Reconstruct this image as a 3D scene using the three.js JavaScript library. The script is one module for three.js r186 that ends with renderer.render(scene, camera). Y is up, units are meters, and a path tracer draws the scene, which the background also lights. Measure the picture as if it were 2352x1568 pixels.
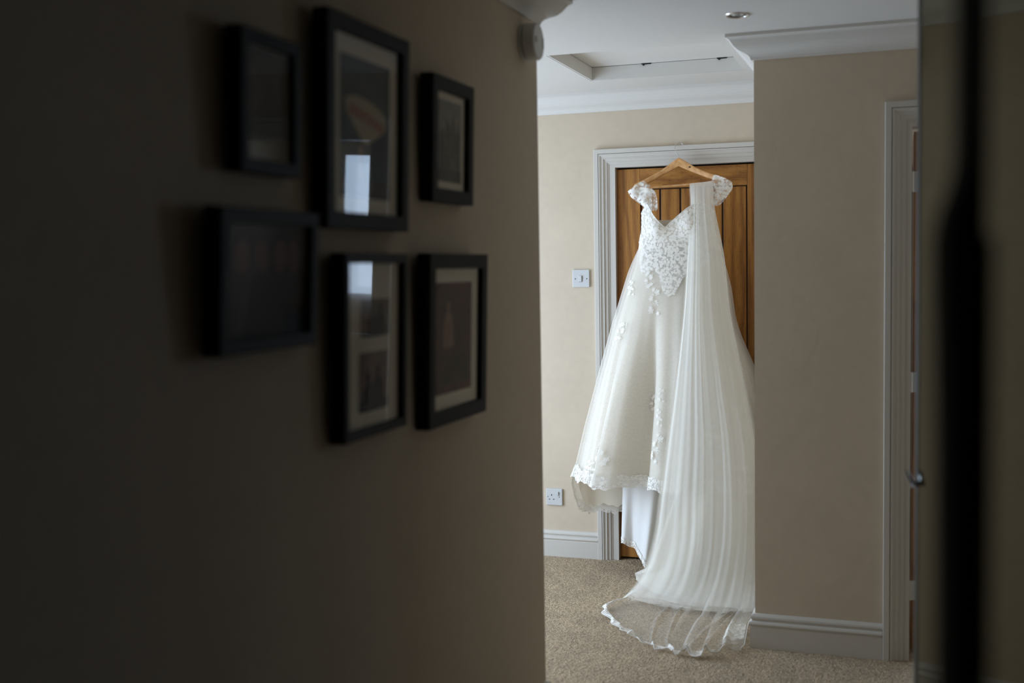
import * as THREE from 'three';
import { RoundedBoxGeometry } from 'three/addons/geometries/RoundedBoxGeometry.js';
import { mergeGeometries } from 'three/addons/utils/BufferGeometryUtils.js';
import { RectAreaLightUniformsLib } from 'three/addons/lights/RectAreaLightUniformsLib.js';

// ---------------------------------------------------------------- camera, sky, light, exposure
RectAreaLightUniformsLib.init();
const scene = new THREE.Scene();
const renderer = new THREE.WebGLRenderer({ antialias: true });
renderer.toneMapping = THREE.LinearToneMapping;
renderer.toneMappingExposure = 1.24;
renderer.shadowMap.enabled = true;

const camera = new THREE.PerspectiveCamera(2 * Math.atan(784 / 2623) * 180 / Math.PI, 1.5, 0.05, 60);
camera.position.set(0, 1.485, 0);
{
  const yaw = 0.3368, pitch = -0.0646, roll = -0.0163;
  camera.rotation.order = 'YXZ';
  camera.rotation.set(pitch, yaw, roll);
}
camera.focus = 5.38;
camera.userData.fStop = 1.5;

scene.background = new THREE.Color().setRGB(0.78, 0.90, 1.05);   // overcast sky beyond the windows
scene.backgroundIntensity = 1.4;

function skyWindow(name, w, h, pos, look, color, intensity) {
  const l = new THREE.RectAreaLight(color, intensity, w, h);
  l.name = name; l.position.set(...pos); l.lookAt(...look); l.castShadow = true; scene.add(l);
}
const SKY = new THREE.Color().setRGB(0.69, 0.90, 1.19);
skyWindow('hall_window_daylight', 1.24, 1.90, [-3.06, 1.10, -4.42], [0, 1.10, -4.42], SKY, 5.6);
skyWindow('bedroom_window_daylight', 1.50, 1.00, [0.98, 1.65, -7.50], [0.98, 1.65, 0], SKY, 5.0);

// ---------------------------------------------------------------- helpers
let seed = 7;
const rnd = () => { seed = (seed * 1664525 + 1013904223) >>> 0; return seed / 4294967296; };
const V = (x, y, z) => new THREE.Vector3(x, y, z);
const lerp = (a, b, t) => a + (b - a) * t, clamp = (x, a, b) => Math.min(b, Math.max(a, x));
const sst = (a, b, x) => { const t = clamp((x - a) / (b - a), 0, 1); return t * t * (3 - 2 * t); };
function tab(list, x) {                                            // piecewise smooth lookup, list of [x, y] ascending
  if (x <= list[0][0]) return list[0][1];
  for (let i = 1; i < list.length; i++) if (x <= list[i][0]) { const t = (x - list[i - 1][0]) / (list[i][0] - list[i - 1][0]); return lerp(list[i - 1][1], list[i][1], t); }
  return list[list.length - 1][1];
}
function hash2(i, j, s) { let h = (i * 374761393 + j * 668265263 + s * 974634777) | 0; h = Math.imul(h ^ (h >>> 13), 1274126177); return ((h ^ (h >>> 16)) >>> 0) / 4294967296; }
function vnoise(x, y, period, s, py = period) {                     // tiling value noise
  const i = Math.floor(x), j = Math.floor(y), fx = x - i, fy = y - j, m = (a) => ((a % period) + period) % period, q = (a) => ((a % py) + py) % py;
  const u = fx * fx * (3 - 2 * fx), v = fy * fy * (3 - 2 * fy);
  return lerp(lerp(hash2(m(i), q(j), s), hash2(m(i + 1), q(j), s), u), lerp(hash2(m(i), q(j + 1), s), hash2(m(i + 1), q(j + 1), s), u), v);
}
function dataTex(w, h, fn, srgb = true, repeat = true) {
  const d = new Uint8Array(w * h * 4);
  for (let y = 0; y < h; y++) for (let x = 0; x < w; x++) { const c = fn(x / w, y / h), k = (y * w + x) * 4; for (let n = 0; n < 3; n++) d[k + n] = clamp(c[n] ?? c[0], 0, 1) * 255; d[k + 3] = c.length > 3 ? clamp(c[3], 0, 1) * 255 : 255; }
  const t = new THREE.DataTexture(d, w, h, THREE.RGBAFormat);
  t.magFilter = THREE.LinearFilter; t.minFilter = THREE.LinearMipmapLinearFilter; t.generateMipmaps = true;
  if (repeat) t.wrapS = t.wrapT = THREE.RepeatWrapping;
  if (srgb) t.colorSpace = THREE.SRGBColorSpace;
  t.needsUpdate = true; return t;
}
function canvasTex(w, h, draw, repeat = false) {
  const c = document.createElement('canvas'); c.width = w; c.height = h; const g = c.getContext('2d'); draw(g, w, h);
  const t = new THREE.CanvasTexture(c); t.colorSpace = THREE.SRGBColorSpace; t.magFilter = THREE.LinearFilter;
  if (repeat) t.wrapS = t.wrapT = THREE.RepeatWrapping;
  return t;
}
const lin = (r, g, b) => new THREE.Color().setRGB(r, g, b);
const std = (o) => new THREE.MeshStandardMaterial(o), phys = (o) => new THREE.MeshPhysicalMaterial(o);

const used = new Map();
function numbered(n) { const k = used.get(n) ?? 0; used.set(n, k + 1); return k ? `${n}_${String(k).padStart(3, '0')}` : n; }
const origin = new Map();
function thing(name, label, category, at = [0, 0, 0], group) {
  const o = new THREE.Group(); o.name = numbered(name); o.position.set(...at); o.userData = { label, category };
  if (group) o.userData.group = group;
  origin.set(o, V(...at)); scene.add(o); return o;
}
function part(parent, name, geo, mat, opt = {}) {                   // geometry in world metres unless opt.local
  const m = new THREE.Mesh(geo, mat); m.name = name; m.castShadow = m.receiveShadow = true;
  const o = origin.get(parent) ?? V(0, 0, 0);
  if (!opt.local && o.lengthSq()) geo.translate(-o.x, -o.y, -o.z);
  origin.set(m, o);
  if (opt.label) m.userData.label = opt.label;
  if (opt.kind) m.userData.kind = opt.kind;
  parent.add(m); return m;
}
function struct(name, geo, mat, label) {
  const m = new THREE.Mesh(geo, mat); m.name = name; m.castShadow = m.receiveShadow = true;
  m.userData = { kind: 'structure', label }; origin.set(m, V(0, 0, 0)); scene.add(m); return m;
}
function boxUV(g) {                                                 // uv in metres by the face's main direction
  const p = g.attributes.position, n = g.attributes.normal, uv = new Float32Array(p.count * 2);
  for (let i = 0; i < p.count; i++) {
    const a = Math.abs(n.getX(i)), b = Math.abs(n.getY(i)), c = Math.abs(n.getZ(i));
    const [u, v] = b >= a && b >= c ? [p.getX(i), p.getZ(i)] : a >= c ? [p.getZ(i), p.getY(i)] : [p.getX(i), p.getY(i)];
    uv[i * 2] = u; uv[i * 2 + 1] = v;
  }
  g.setAttribute('uv', new THREE.BufferAttribute(uv, 2)); return g;
}
function bx(x0, x1, y0, y1, z0, z1) {
  const g = new THREE.BoxGeometry(Math.abs(x1 - x0), Math.abs(y1 - y0), Math.abs(z1 - z0));
  g.translate((x0 + x1) / 2, (y0 + y1) / 2, (z0 + z1) / 2); return boxUV(g);
}
function rbx(x0, x1, y0, y1, z0, z1, r = 0.004, seg = 2) {
  const g = new RoundedBoxGeometry(Math.abs(x1 - x0), Math.abs(y1 - y0), Math.abs(z1 - z0), seg, r);
  g.translate((x0 + x1) / 2, (y0 + y1) / 2, (z0 + z1) / 2); return boxUV(g);
}
const merge = (l) => mergeGeometries(l.map((g) => { const q = g.index ? g.toNonIndexed() : g; for (const k of Object.keys(q.attributes)) if (!['position', 'normal', 'uv'].includes(k)) q.deleteAttribute(k); return q; }), false);
function sweep(profile, verts, capped = true) {                     // profile of [a, b]; verts of {p, A, B}: point + a*A + b*B
  const pos = [], uv = [], quads = []; let run = 0; const N = profile.length;
  const at = (v, k) => v.p.clone().addScaledVector(v.A, profile[k][0]).addScaledVector(v.B, profile[k][1]);
  for (let i = 0; i + 1 < verts.length; i++) {
    const l = verts[i].p.distanceTo(verts[i + 1].p); let acc = 0;
    for (let k = 0; k + 1 < N; k++) {
      const q = [at(verts[i], k), at(verts[i + 1], k), at(verts[i + 1], k + 1), at(verts[i], k + 1)], d = q[0].distanceTo(q[3]);
      for (const j of [0, 1, 2, 0, 2, 3]) { pos.push(q[j].x, q[j].y, q[j].z); uv.push(run + (j === 1 || j === 2 ? l : 0), acc + (j > 1 ? d : 0)); }
      acc += d;
    }
    run += l;
  }
  if (capped) for (const v of [verts[0], verts[verts.length - 1]]) for (let k = 1; k + 1 < N; k++) for (const j of [0, k, k + 1]) { const q = at(v, j); pos.push(q.x, q.y, q.z); uv.push(profile[j][0], profile[j][1]); }
  const g = new THREE.BufferGeometry();
  g.setAttribute('position', new THREE.Float32BufferAttribute(pos, 3)); g.setAttribute('uv', new THREE.Float32BufferAttribute(uv, 2)); g.computeVertexNormals(); return g;
}
function grid(nu, nv, fn, opt = {}) {                               // fn(u, v) -> Vector3; smooth sheet
  const pos = [], uv = [], idx = []; const su = opt.su ?? 1, sv = opt.sv ?? 1;
  for (let j = 0; j <= nv; j++) for (let i = 0; i <= nu; i++) { const p = fn(i / nu, j / nv); pos.push(p.x, p.y, p.z); if (opt.metric) { const k = opt.metric, w = opt.around ? i / nu * opt.around : p.x; uv.push(w / k, p.y / k); } else uv.push(i / nu * su + (opt.ou ?? 0), (1 - j / nv) * sv + (opt.ov ?? 0)); }
  for (let j = 0; j < nv; j++) for (let i = 0; i < nu; i++) { const a = j * (nu + 1) + i, b = a + 1, c = a + nu + 1, d = c + 1; idx.push(a, c, b, b, c, d); }
  const g = new THREE.BufferGeometry();
  g.setAttribute('position', new THREE.Float32BufferAttribute(pos, 3)); g.setAttribute('uv', new THREE.Float32BufferAttribute(uv, 2)); g.setIndex(idx); g.computeVertexNormals();
  if (opt.closed) { const n = g.attributes.normal; for (let j = 0; j <= nv; j++) { const a = j * (nu + 1), b = a + nu; const m = V(n.getX(a) + n.getX(b), n.getY(a) + n.getY(b), n.getZ(a) + n.getZ(b)).normalize(); n.setXYZ(a, m.x, m.y, m.z); n.setXYZ(b, m.x, m.y, m.z); } }
  return g;
}
const cr = (a, b, c, d, t) => 0.5 * (2 * b + (c - a) * t + (2 * a - 5 * b + 4 * c - d) * t * t + (3 * b - a - 3 * c + d) * t * t * t);
function netPoint(net, u, v) {                                      // Catmull-Rom through a control net of [x, y, z]
  const R = net.length - 1, fr = clamp(v, 0, 1) * R, j = Math.min(R - 1, Math.floor(fr)), tv = fr - j, out = [0, 0, 0];
  const row = (q) => net[clamp(q, 0, R)];
  for (let k = 0; k < 3; k++) {
    const val = [-1, 0, 1, 2].map((o) => { const r = row(j + o), C = r.length - 1, fc = clamp(u, 0, 1) * C, i = Math.min(C - 1, Math.floor(fc)), tu = fc - i, g = (q) => r[clamp(q, 0, C)][k]; return cr(g(i - 1), g(i), g(i + 1), g(i + 2), tu); });
    out[k] = cr(val[0], val[1], val[2], val[3], tv);
  }
  return V(...out);
}
function tube(pts, r, seg = 40, rad = 8) { return new THREE.TubeGeometry(new THREE.CatmullRomCurve3(pts), seg, r, rad, false); }
function cyl(r0, r1, h, at, axis = 'y', seg = 32) {
  const g = new THREE.CylinderGeometry(r0, r1, h, seg);
  if (axis === 'x') g.rotateZ(-Math.PI / 2); if (axis === 'z') g.rotateX(Math.PI / 2);
  g.translate(...at); return g;
}

// ---------------------------------------------------------------- materials
const plasterBump = dataTex(512, 512, (u, v) => { let a = 0; for (const [f, w, s] of [[8, 0.35, 1], [32, 0.3, 2], [96, 0.35, 3]]) a += w * vnoise(u * f, v * f, f, s); return [a]; }, false);
const plasterTint = dataTex(256, 256, (u, v) => { const a = 0.965 + 0.035 * (0.5 * vnoise(u * 6, v * 6, 6, 11) + 0.5 * vnoise(u * 40, v * 40, 40, 12)); return [a, a, a]; });
const M = {};
M.wall = std({ color: lin(0.655, 0.545, 0.415), roughness: 0.9, map: plasterTint, bumpMap: plasterBump, bumpScale: 0.0007 });
M.ceiling = std({ color: lin(0.70, 0.67, 0.625), roughness: 0.92, bumpMap: plasterBump, bumpScale: 0.0008 });
M.trim = std({ color: lin(0.63, 0.59, 0.53), roughness: 0.42 });
M.coving = std({ color: lin(0.70, 0.67, 0.625), roughness: 0.8 });
const carpetMap = dataTex(1024, 1024, (u, v) => {
  const tuft = vnoise(u * 300, v * 300, 300, 21), clump = vnoise(u * 110, v * 110, 110, 22), patch = vnoise(u * 14, v * 14, 14, 23), fibre = vnoise(u * 512, v * 512, 512, 24);
  const k = 0.70 + 0.16 * tuft + 0.22 * clump + 0.10 * patch + 0.14 * fibre;
  return [0.665 * k, 0.585 * k, 0.48 * k];
});
const carpetBump = dataTex(1024, 1024, (u, v) => [0.45 * vnoise(u * 300, v * 300, 300, 21) + 0.4 * vnoise(u * 110, v * 110, 110, 22) + 0.15 * vnoise(u * 512, v * 512, 512, 24)], false);
M.carpet = std({ map: carpetMap, bumpMap: carpetBump, bumpScale: 0.007, roughness: 1 });
function oak(base, dark, sd) {
  return dataTex(512, 1024, (u, v) => {
    const warp = 0.10 * (vnoise(u * 4, v * 3, 4, sd, 3) - 0.5) + 0.05 * (vnoise(u * 9, v * 8, 9, sd + 1, 8) - 0.5);
    const rings = 0.5 + 0.5 * Math.sin((u + warp) * 2 * Math.PI * 9), grain = vnoise(u * 180, v * 14, 180, sd + 2, 14), pore = vnoise(u * 256, v * 40, 256, sd + 3, 40);
    const t = clamp(0.50 * Math.pow(rings, 1.6) + 0.34 * grain + (pore > 0.78 ? 0.3 : 0), 0, 1);
    return [lerp(base[0], dark[0], t), lerp(base[1], dark[1], t), lerp(base[2], dark[2], t)];
  });
}
const oakTex = oak([0.74, 0.515, 0.235], [0.49, 0.295, 0.10], 31), oakBump = dataTex(256, 512, (u, v) => [vnoise(u * 128, v * 12, 128, 33, 12)], false);
function oakMat(ou, ov, sx = 2.4, sy = 1.0, rot = 0) {
  const t = oakTex.clone(); t.repeat.set(sx, sy); t.offset.set(ou, ov); t.rotation = rot; t.needsUpdate = true;
  return std({ map: t, roughness: 0.45, bumpMap: oakBump, bumpScale: 0.0004 });
}
M.groove = std({ color: lin(0.03, 0.014, 0.006), roughness: 0.8 });
M.chrome = std({ color: lin(0.75, 0.75, 0.76), metalness: 1, roughness: 0.16 });
M.steel = std({ color: lin(0.72, 0.72, 0.72), metalness: 1, roughness: 0.3 });
M.plastic = std({ color: lin(0.60, 0.60, 0.59), roughness: 0.35 });
M.slot = std({ color: lin(0.008, 0.008, 0.008), roughness: 0.7 });
M.black = phys({ color: lin(0.006, 0.008, 0.009), roughness: 0.65, specularIntensity: 0.5 });
M.glass = phys({ color: lin(1, 1, 1), roughness: 0.0, transmission: 1, thickness: 0, ior: 1.5 });

// ---------------------------------------------------------------- room shell
const C = 2.335, LX = -1.122, LZ = -3.485, DZ = -5.55, RX = -0.564, RZ = -4.413;
struct('floor', bx(-5.2, 3.0, -0.12, 0, -7.9, 5.2), M.carpet, 'beige twist-pile carpet of the hall and corridor');
{ // ceiling with the loft opening
  const s = new THREE.Shape(); s.moveTo(-5.2, -5.2); s.lineTo(3, -5.2); s.lineTo(3, 7.9); s.lineTo(-5.2, 7.9); s.closePath();
  const h = new THREE.Path(); h.moveTo(-1.396, 4.46); h.lineTo(-0.69, 4.46); h.lineTo(-0.69, 5.145); h.lineTo(-1.396, 5.145); h.closePath(); s.holes.push(h);
  const g = new THREE.ExtrudeGeometry(s, { depth: 0.14, bevelEnabled: false }); g.rotateX(-Math.PI / 2); g.translate(0, C, 0); boxUV(g);
  struct('ceiling', g, M.ceiling, 'plain white ceiling with a loft opening');
}
struct('wall_left', bx(-1.242, LX, 0, C, LZ + 0.0, 5.0), M.wall, 'cream picture wall of the corridor');
struct('wall_hall_near', bx(-3.2, -1.242, 0, C, LZ, LZ + 0.12), M.wall, 'cream wall closing the hall');
function wallWithHole(axis, at, thick, a0, a1, hole) {              // hole: [h0, h1, y0, y1] along the wall
  const [h0, h1, y0, y1] = hole, l = [[a0, h0, 0, C], [h1, a1, 0, C], [h0, h1, y1, C]]; if (y0 > 0) l.push([h0, h1, 0, y0]);
  return merge(l.map(([p, q, b, t]) => (axis === 'z' ? bx(p, q, b, t, at, at - thick) : bx(at, at + thick, b, t, p, q))));
}
struct('wall_back', wallWithHole('z', DZ, 0.12, -3.2, -0.46, [-1.418, -0.598, 0, 2.0]), M.wall, 'cream hall wall with the oak door');
struct('wall_right', merge([bx(RX, RX + 0.10, 0, C, DZ, RZ - 0.1), wallWithHole('z', RZ, 0.10, RX, 1.1, [-0.03, 0.80, 0, 2.0])]), M.wall, 'cream wall beside the dress with the bedroom doorway');
struct('wall_cupboard', merge([bx(-1.6, -0.58, 0, C, -6.3, -6.2), bx(-1.7, -1.6, 0, C, -6.3, DZ - 0.12)]), M.wall, 'walls of the room behind the oak door');
struct('wall_hall_end', wallWithHole('x', -3.2, 0.12, DZ, LZ, [-5.05, -3.78, 0.10, 2.1]), M.wall, 'hall end wall with the window');
struct('wall_corridor_right', merge([bx(0.80, 0.92, 0, C, -2.40, 1.62), bx(0.30, 0.42, 0, C, -2.93, -2.40), bx(0.30, 0.42, 0, C, 1.62, 5.0)]), M.wall, 'cream corridor wall opposite the pictures');
struct('wall_corridor_end', bx(-1.242, 0.42, 0, C, 5.0, 5.12), M.wall, 'cream end wall of the corridor');
struct('wall_lobby', merge([bx(0.30, 1.1, 0, C, -3.05, -2.93), bx(1.1, 1.2, 0, C, RZ - 0.1, -2.40), bx(0.42, 1.1, 0, C, -2.50, -2.40)]), M.wall, 'cream walls of the lobby before the bedroom');
struct('wall_bedroom_back', wallWithHole('z', -7.55, 0.12, -0.58, 2.4, [0.22, 1.74, 1.15, 2.15]), M.wall, 'bedroom wall with the window');
struct('wall_bedroom_side', merge([bx(2.3, 2.4, 0, C, -7.55, RZ), bx(1.1, 2.4, 0, C, RZ - 0.1, RZ), bx(-0.58, -0.46, 0, C, -7.55, DZ)]), M.wall, 'bedroom side walls');

// windows
function windowAt(name, label, axis, at, a0, a1, y0, y1) {
  const f = 0.05, b = (p, q, s, t, d0 = -0.02, d1 = 0.03) => (axis === 'x' ? rbx(at + d0, at + d1, s, t, p, q, 0.004) : rbx(p, q, s, t, at + d0, at + d1, 0.004)), mid = (a0 + a1) / 2;
  const o = struct(name, merge([b(a0, a1, y0, y0 + f), b(a0, a1, y1 - f, y1), b(a0, a0 + f, y0, y1), b(a1 - f, a1, y0, y1), b(mid - f / 2, mid + f / 2, y0, y1)]), M.trim, label);
  part(o, 'pane', b(a0 + f, mid - f / 2, y0 + f, y1 - f, 0.002, 0.006), M.glass); part(o, 'pane', b(mid + f / 2, a1 - f, y0 + f, y1 - f, 0.002, 0.006), M.glass);
  part(o, 'sill', axis === 'x' ? rbx(at + 0.03, at + 0.19, y0 - 0.03, y0, a0 - 0.04, a1 + 0.04) : rbx(a0 - 0.04, a1 + 0.04, y0 - 0.03, y0, at + 0.03, at + 0.19), M.trim);
}
windowAt('window_1', 'white framed full-length hall window', 'x', -3.15, -5.05, -3.78, 0.10, 2.1);
windowAt('window_2', 'white framed bedroom window', 'z', -7.60, 0.22, 1.74, 1.15, 2.15);

// coving (cornice), skirting and architrave mouldings
const covP = [[0, 0.088], [0.010, 0.088], [0.013, 0.079], [0.020, 0.0705], [0.030, 0.064], [0.042, 0.059], [0.054, 0.052], [0.064, 0.043], [0.073, 0.031], [0.080, 0.020], [0.088, 0.0145], [0.094, 0.012], [0.094, 0], [0, 0]];
const dn = V(0, -1, 0), up = V(0, 1, 0);
const cov = (pts) => sweep(covP, pts.map(([x, z, ax, az]) => ({ p: V(x, C, z), A: V(ax, 0, az), B: dn })));
struct('trim_1', cov([[LX, 5.0, 1, 0], [LX, LZ, 1, -1], [-3.2, LZ, 0, -1]]), M.coving, 'white moulded cornice over the picture wall');
struct('trim_2', cov([[-3.2, DZ, 0, 1], [RX, DZ, -1, 1], [RX, RZ, -1, 1], [1.1, RZ, 0, 1]]), M.coving, 'white moulded cornice over the door wall and around the corner');
const skP = [[0, 0], [0.018, 0], [0.018, 0.082], [0.0165, 0.086], [0.021, 0.091], [0.022, 0.096], [0.019, 0.103], [0.011, 0.107], [0.012, 0.112], [0.0155, 0.117], [0.014, 0.124], [0.008, 0.132], [0, 0.134]];
const skirt = (pts) => sweep(skP, pts.map(([x, z, ax, az]) => ({ p: V(x, 0, z), A: V(ax, 0, az), B: up })));
struct('baseboard_left', skirt([[LX, 5.0, 1, 0], [LX, LZ, 1, -1], [-3.2, LZ, 0, -1]]), M.trim, 'white skirting board under the picture wall');
struct('baseboard_back', skirt([[-3.2, DZ, 0, 1], [-1.494, DZ, 0, 1]]), M.trim, 'white moulded skirting board beside the oak door');
struct('baseboard_right', skirt([[RX, DZ + 0.02, -1, 0], [RX, RZ, -1, 1], [-0.0945, RZ, 0, 1]]), M.trim, 'white moulded skirting board on the wall beside the dress');
const arP = [[0, 0], [0, 0.020], [0.002, 0.022], [0.0225, 0.022], [0.0235, 0.014], [0.0245, 0.014], [0.0255, 0.021], [0.031, 0.021], [0.036, 0.0165], [0.043, 0.0145], [0.0445, 0.016], [0.048, 0.016], [0.053, 0.0105], [0.061, 0.0085], [0.063, 0.010], [0.066, 0.009], [0.070, 0.005], [0.075, 0.004], [0.075, 0]];
function architrave(name, x0, x1, top, z, label) {
  const B = V(0, 0, 1);
  return struct(name, sweep(arP, [{ p: V(x0, 0, z), A: V(1, 0, 0), B }, { p: V(x0, top, z), A: V(1, -1, 0), B }, { p: V(x1, top, z), A: V(-1, -1, 0), B }, { p: V(x1, 0, z), A: V(-1, 0, 0), B }]), M.trim, label);
}
function lining(o, x0, x1, top, z, depth) {                          // inside faces of the opening plus the stop bead
  part(o, 'lining', merge([bx(x0, x0 + 0.03, 0, top, z + 0.002, z - depth), bx(x1 - 0.03, x1, 0, top, z + 0.002, z - depth), bx(x0 + 0.03, x1 - 0.03, top - 0.03, top, z + 0.002, z - depth)]), M.trim);
}
const ar1 = architrave('trim_3', -1.493, -0.523, 2.062, DZ, 'white stepped architrave around the oak door');
lining(ar1, -1.418, -0.598, 2.0, DZ, 0.12);
const ar2 = architrave('trim_4', -0.093, 0.863, 2.062, RZ, 'white stepped architrave around the bedroom doorway');
lining(ar2, -0.03, 0.80, 2.0, RZ, 0.10);

// ---------------------------------------------------------------- the oak door behind the dress
function oakDoor(name, label, place) {                               // local: x 0..0.762, y 0.012..1.965, face at z = 0
  const g = new THREE.Group(); g.name = name; g.userData = { kind: 'structure', label }; scene.add(g); origin.set(g, V(0, 0, 0)); place(g);
  const H0 = 0.012, H1 = 1.962, S = 0.122, xs = [0.120, 0.218, 0.318, 0.420, 0.523, 0.640];
  part(g, 'core', bx(0.02, 0.742, H0 + 0.02, H1 - 0.02, -0.034, -0.012), M.groove, { local: true });
  part(g, 'stile', rbx(0, S - 0.003, H0, H1, -0.04, 0, 0.0025), oakMat(0.13, 0.2), { local: true });
  part(g, 'stile', rbx(0.643, 0.762, H0, H1, -0.04, 0, 0.0025), oakMat(0.61, 0.4), { local: true });
  part(g, 'rail', rbx(S - 0.003, 0.643, 1.862, H1, -0.04, 0, 0.0025), oakMat(0.3, 0.1, 1.2, 1.6, Math.PI / 2), { local: true });
  part(g, 'rail', rbx(S - 0.003, 0.643, H0, 0.20, -0.04, 0, 0.0025), oakMat(0.5, 0.6, 1.2, 1.6, Math.PI / 2), { local: true });
  for (let i = 0; i < 5; i++) part(g, 'board', rbx(xs[i] + 0.004, xs[i + 1] - 0.004, 0.196, 1.858, -0.03, -0.008, 0.003), oakMat(0.17 + i * 0.23, 0.37 * i), { local: true });
  return g;
}
oakDoor('door_1', 'oak plank door with vertical boards behind the dress', (g) => g.position.set(-1.388, 0, DZ - 0.028));
{
  const d2 = oakDoor('door_2', 'oak plank bedroom door standing open', (g) => { g.position.set(0.046, 0, RZ - 0.105); g.rotation.y = Math.PI / 2 + 0.02; });
  for (const y of [1.778, 1.032, 0.24]) {
    part(d2, 'hinge', merge([cyl(0.0065, 0.0065, 0.075, [-0.004, y, -0.044], 'y', 14), bx(-0.0015, 0.0005, y - 0.0375, y + 0.0375, -0.044, -0.008)]), M.steel, { local: true, label: 'steel butt hinge' });
  }
}

// ---------------------------------------------------------------- loft hatch, downlight, alarm, switch, socket
{
  const t = thing('loft_hatch', 'white recessed loft hatch panel in the hall ceiling', 'loft hatch', [-1.043, C + 0.06, -4.80]);
  part(t, 'panel', rbx(-1.394, -0.692, C + 0.060, C + 0.080, -5.143, -4.462, 0.002), M.ceiling);
  const l = [bx(-1.395, -1.388, C + 0.001, C + 0.058, -5.144, -4.461), bx(-0.698, -0.691, C + 0.001, C + 0.058, -5.144, -4.461), bx(-1.388, -0.698, C + 0.001, C + 0.058, -5.144, -5.137), bx(-1.388, -0.698, C + 0.001, C + 0.058, -4.468, -4.461)];
  part(t, 'liner', merge(l), M.ceiling);
  for (const x of [-1.135, -0.795]) part(t, 'catch', merge([rbx(x - 0.022, x + 0.022, C + 0.055, C + 0.0615, -5.145, -5.131, 0.002), cyl(0.004, 0.004, 0.012, [x - 0.012, C + 0.056, -5.133], 'y', 10)]), M.slot);
}
{
  const x = -0.567, z = -4.01, t = thing('downlight', 'round chrome recessed downlight in the white ceiling', 'downlight', [x, C, z]);
  const ring = new THREE.LatheGeometry([[0.031, 0.028], [0.0305, 0.004], [0.033, -0.003], [0.038, -0.0045], [0.042, -0.003], [0.043, 0.0]].map(([a, b]) => new THREE.Vector2(a, b)), 48);
  ring.translate(x, C, z); part(t, 'rim', ring, M.chrome);
  const cup = new THREE.LatheGeometry([[0.001, 0.0045], [0.016, 0.0045], [0.026, 0.0015], [0.031, 0.001]].map(([a, b]) => new THREE.Vector2(a, b)), 40);
  cup.translate(x, C - 0.003, z); part(t, 'reflector', cup, std({ color: lin(0.02, 0.022, 0.022), roughness: 0.12 }));
  const lamp = new THREE.LatheGeometry([[0.0005, 0.0], [0.010, 0.0005], [0.013, 0.003]].map(([a, b]) => new THREE.Vector2(a, b)), 28); lamp.translate(x, C - 0.002, z);
  part(t, 'lamp_glass', lamp, std({ color: lin(0.25, 0.27, 0.27), roughness: 0.1 }));
}
{
  const y = 2.168, z = -3.352, t = thing('alarm_unit', 'round white detector high on the picture wall near the corner', 'alarm', [LX, y, z]);
  const lathe = (pts, m, name) => { const g = new THREE.LatheGeometry(pts.map(([a, b]) => new THREE.Vector2(a, b)), 56); g.rotateZ(-Math.PI / 2); g.translate(LX, y, z); return part(t, name, g, m); };
  const white = std({ color: lin(0.72, 0.70, 0.66), roughness: 0.5 });
  lathe([[0.001, 0], [0.0545, 0], [0.0555, 0.002], [0.0555, 0.009], [0.054, 0.011], [0.045, 0.011]], white, 'base');
  lathe([[0.045, 0.011], [0.0475, 0.015]], M.slot, 'vent_gap');
  const body = lathe([[0.0475, 0.014], [0.0555, 0.015], [0.0565, 0.017], [0.0555, 0.046], [0.053, 0.050], [0.048, 0.0515], [0.0005, 0.0522]], white, 'body');
  part(body, 'test_button', cyl(0.010, 0.0102, 0.002, [LX + 0.0526, y + 0.002, z + 0.030], 'x', 24), std({ color: lin(0.55, 0.5, 0.45), roughness: 0.6 }));
  for (let i = 0; i < 4; i++) part(body, 'sounder_slot', bx(LX + 0.0515, LX + 0.0528, y - 0.014 + i * 0.008, y - 0.011 + i * 0.008, z - 0.043, z - 0.030), M.slot);
}
function faceplate(name, label, cat, x0, x1, y0, y1) {
  const t = thing(name, label, cat, [(x0 + x1) / 2, y0, DZ]);
  part(t, 'plate', rbx(x0, x1, y0, y1, DZ, DZ + 0.010, 0.003, 3), M.plastic);
  return t;
}
{
  const t = faceplate('light_switch', 'white square single light switch beside the oak door', 'switch', -1.612, -1.524, 1.381, 1.469), cx = -1.570, cy = 1.424, z = DZ + 0.010;
  const r = new RoundedBoxGeometry(0.015, 0.030, 0.010, 2, 0.0015); r.rotateX(0.10); r.translate(cx, cy, z + 0.0005); part(t, 'rocker', r, M.plastic);
  part(t, 'rocker_gap', merge([bx(cx + 0.0085, cx + 0.0100, cy - 0.017, cy + 0.012, z - 0.001, z + 0.0004), bx(cx - 0.0085, cx + 0.0085, cy - 0.0172, cy - 0.016, z - 0.001, z + 0.0004)]), M.slot);
  for (const s of [-1, 1]) part(t, 'screw', cyl(0.0028, 0.0028, 0.002, [cx + 0.003 + s * 0.030, cy - 0.001, z], 'z', 14), std({ color: lin(0.06, 0.06, 0.06), roughness: 0.4, metalness: 0.6 }));
}
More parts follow.
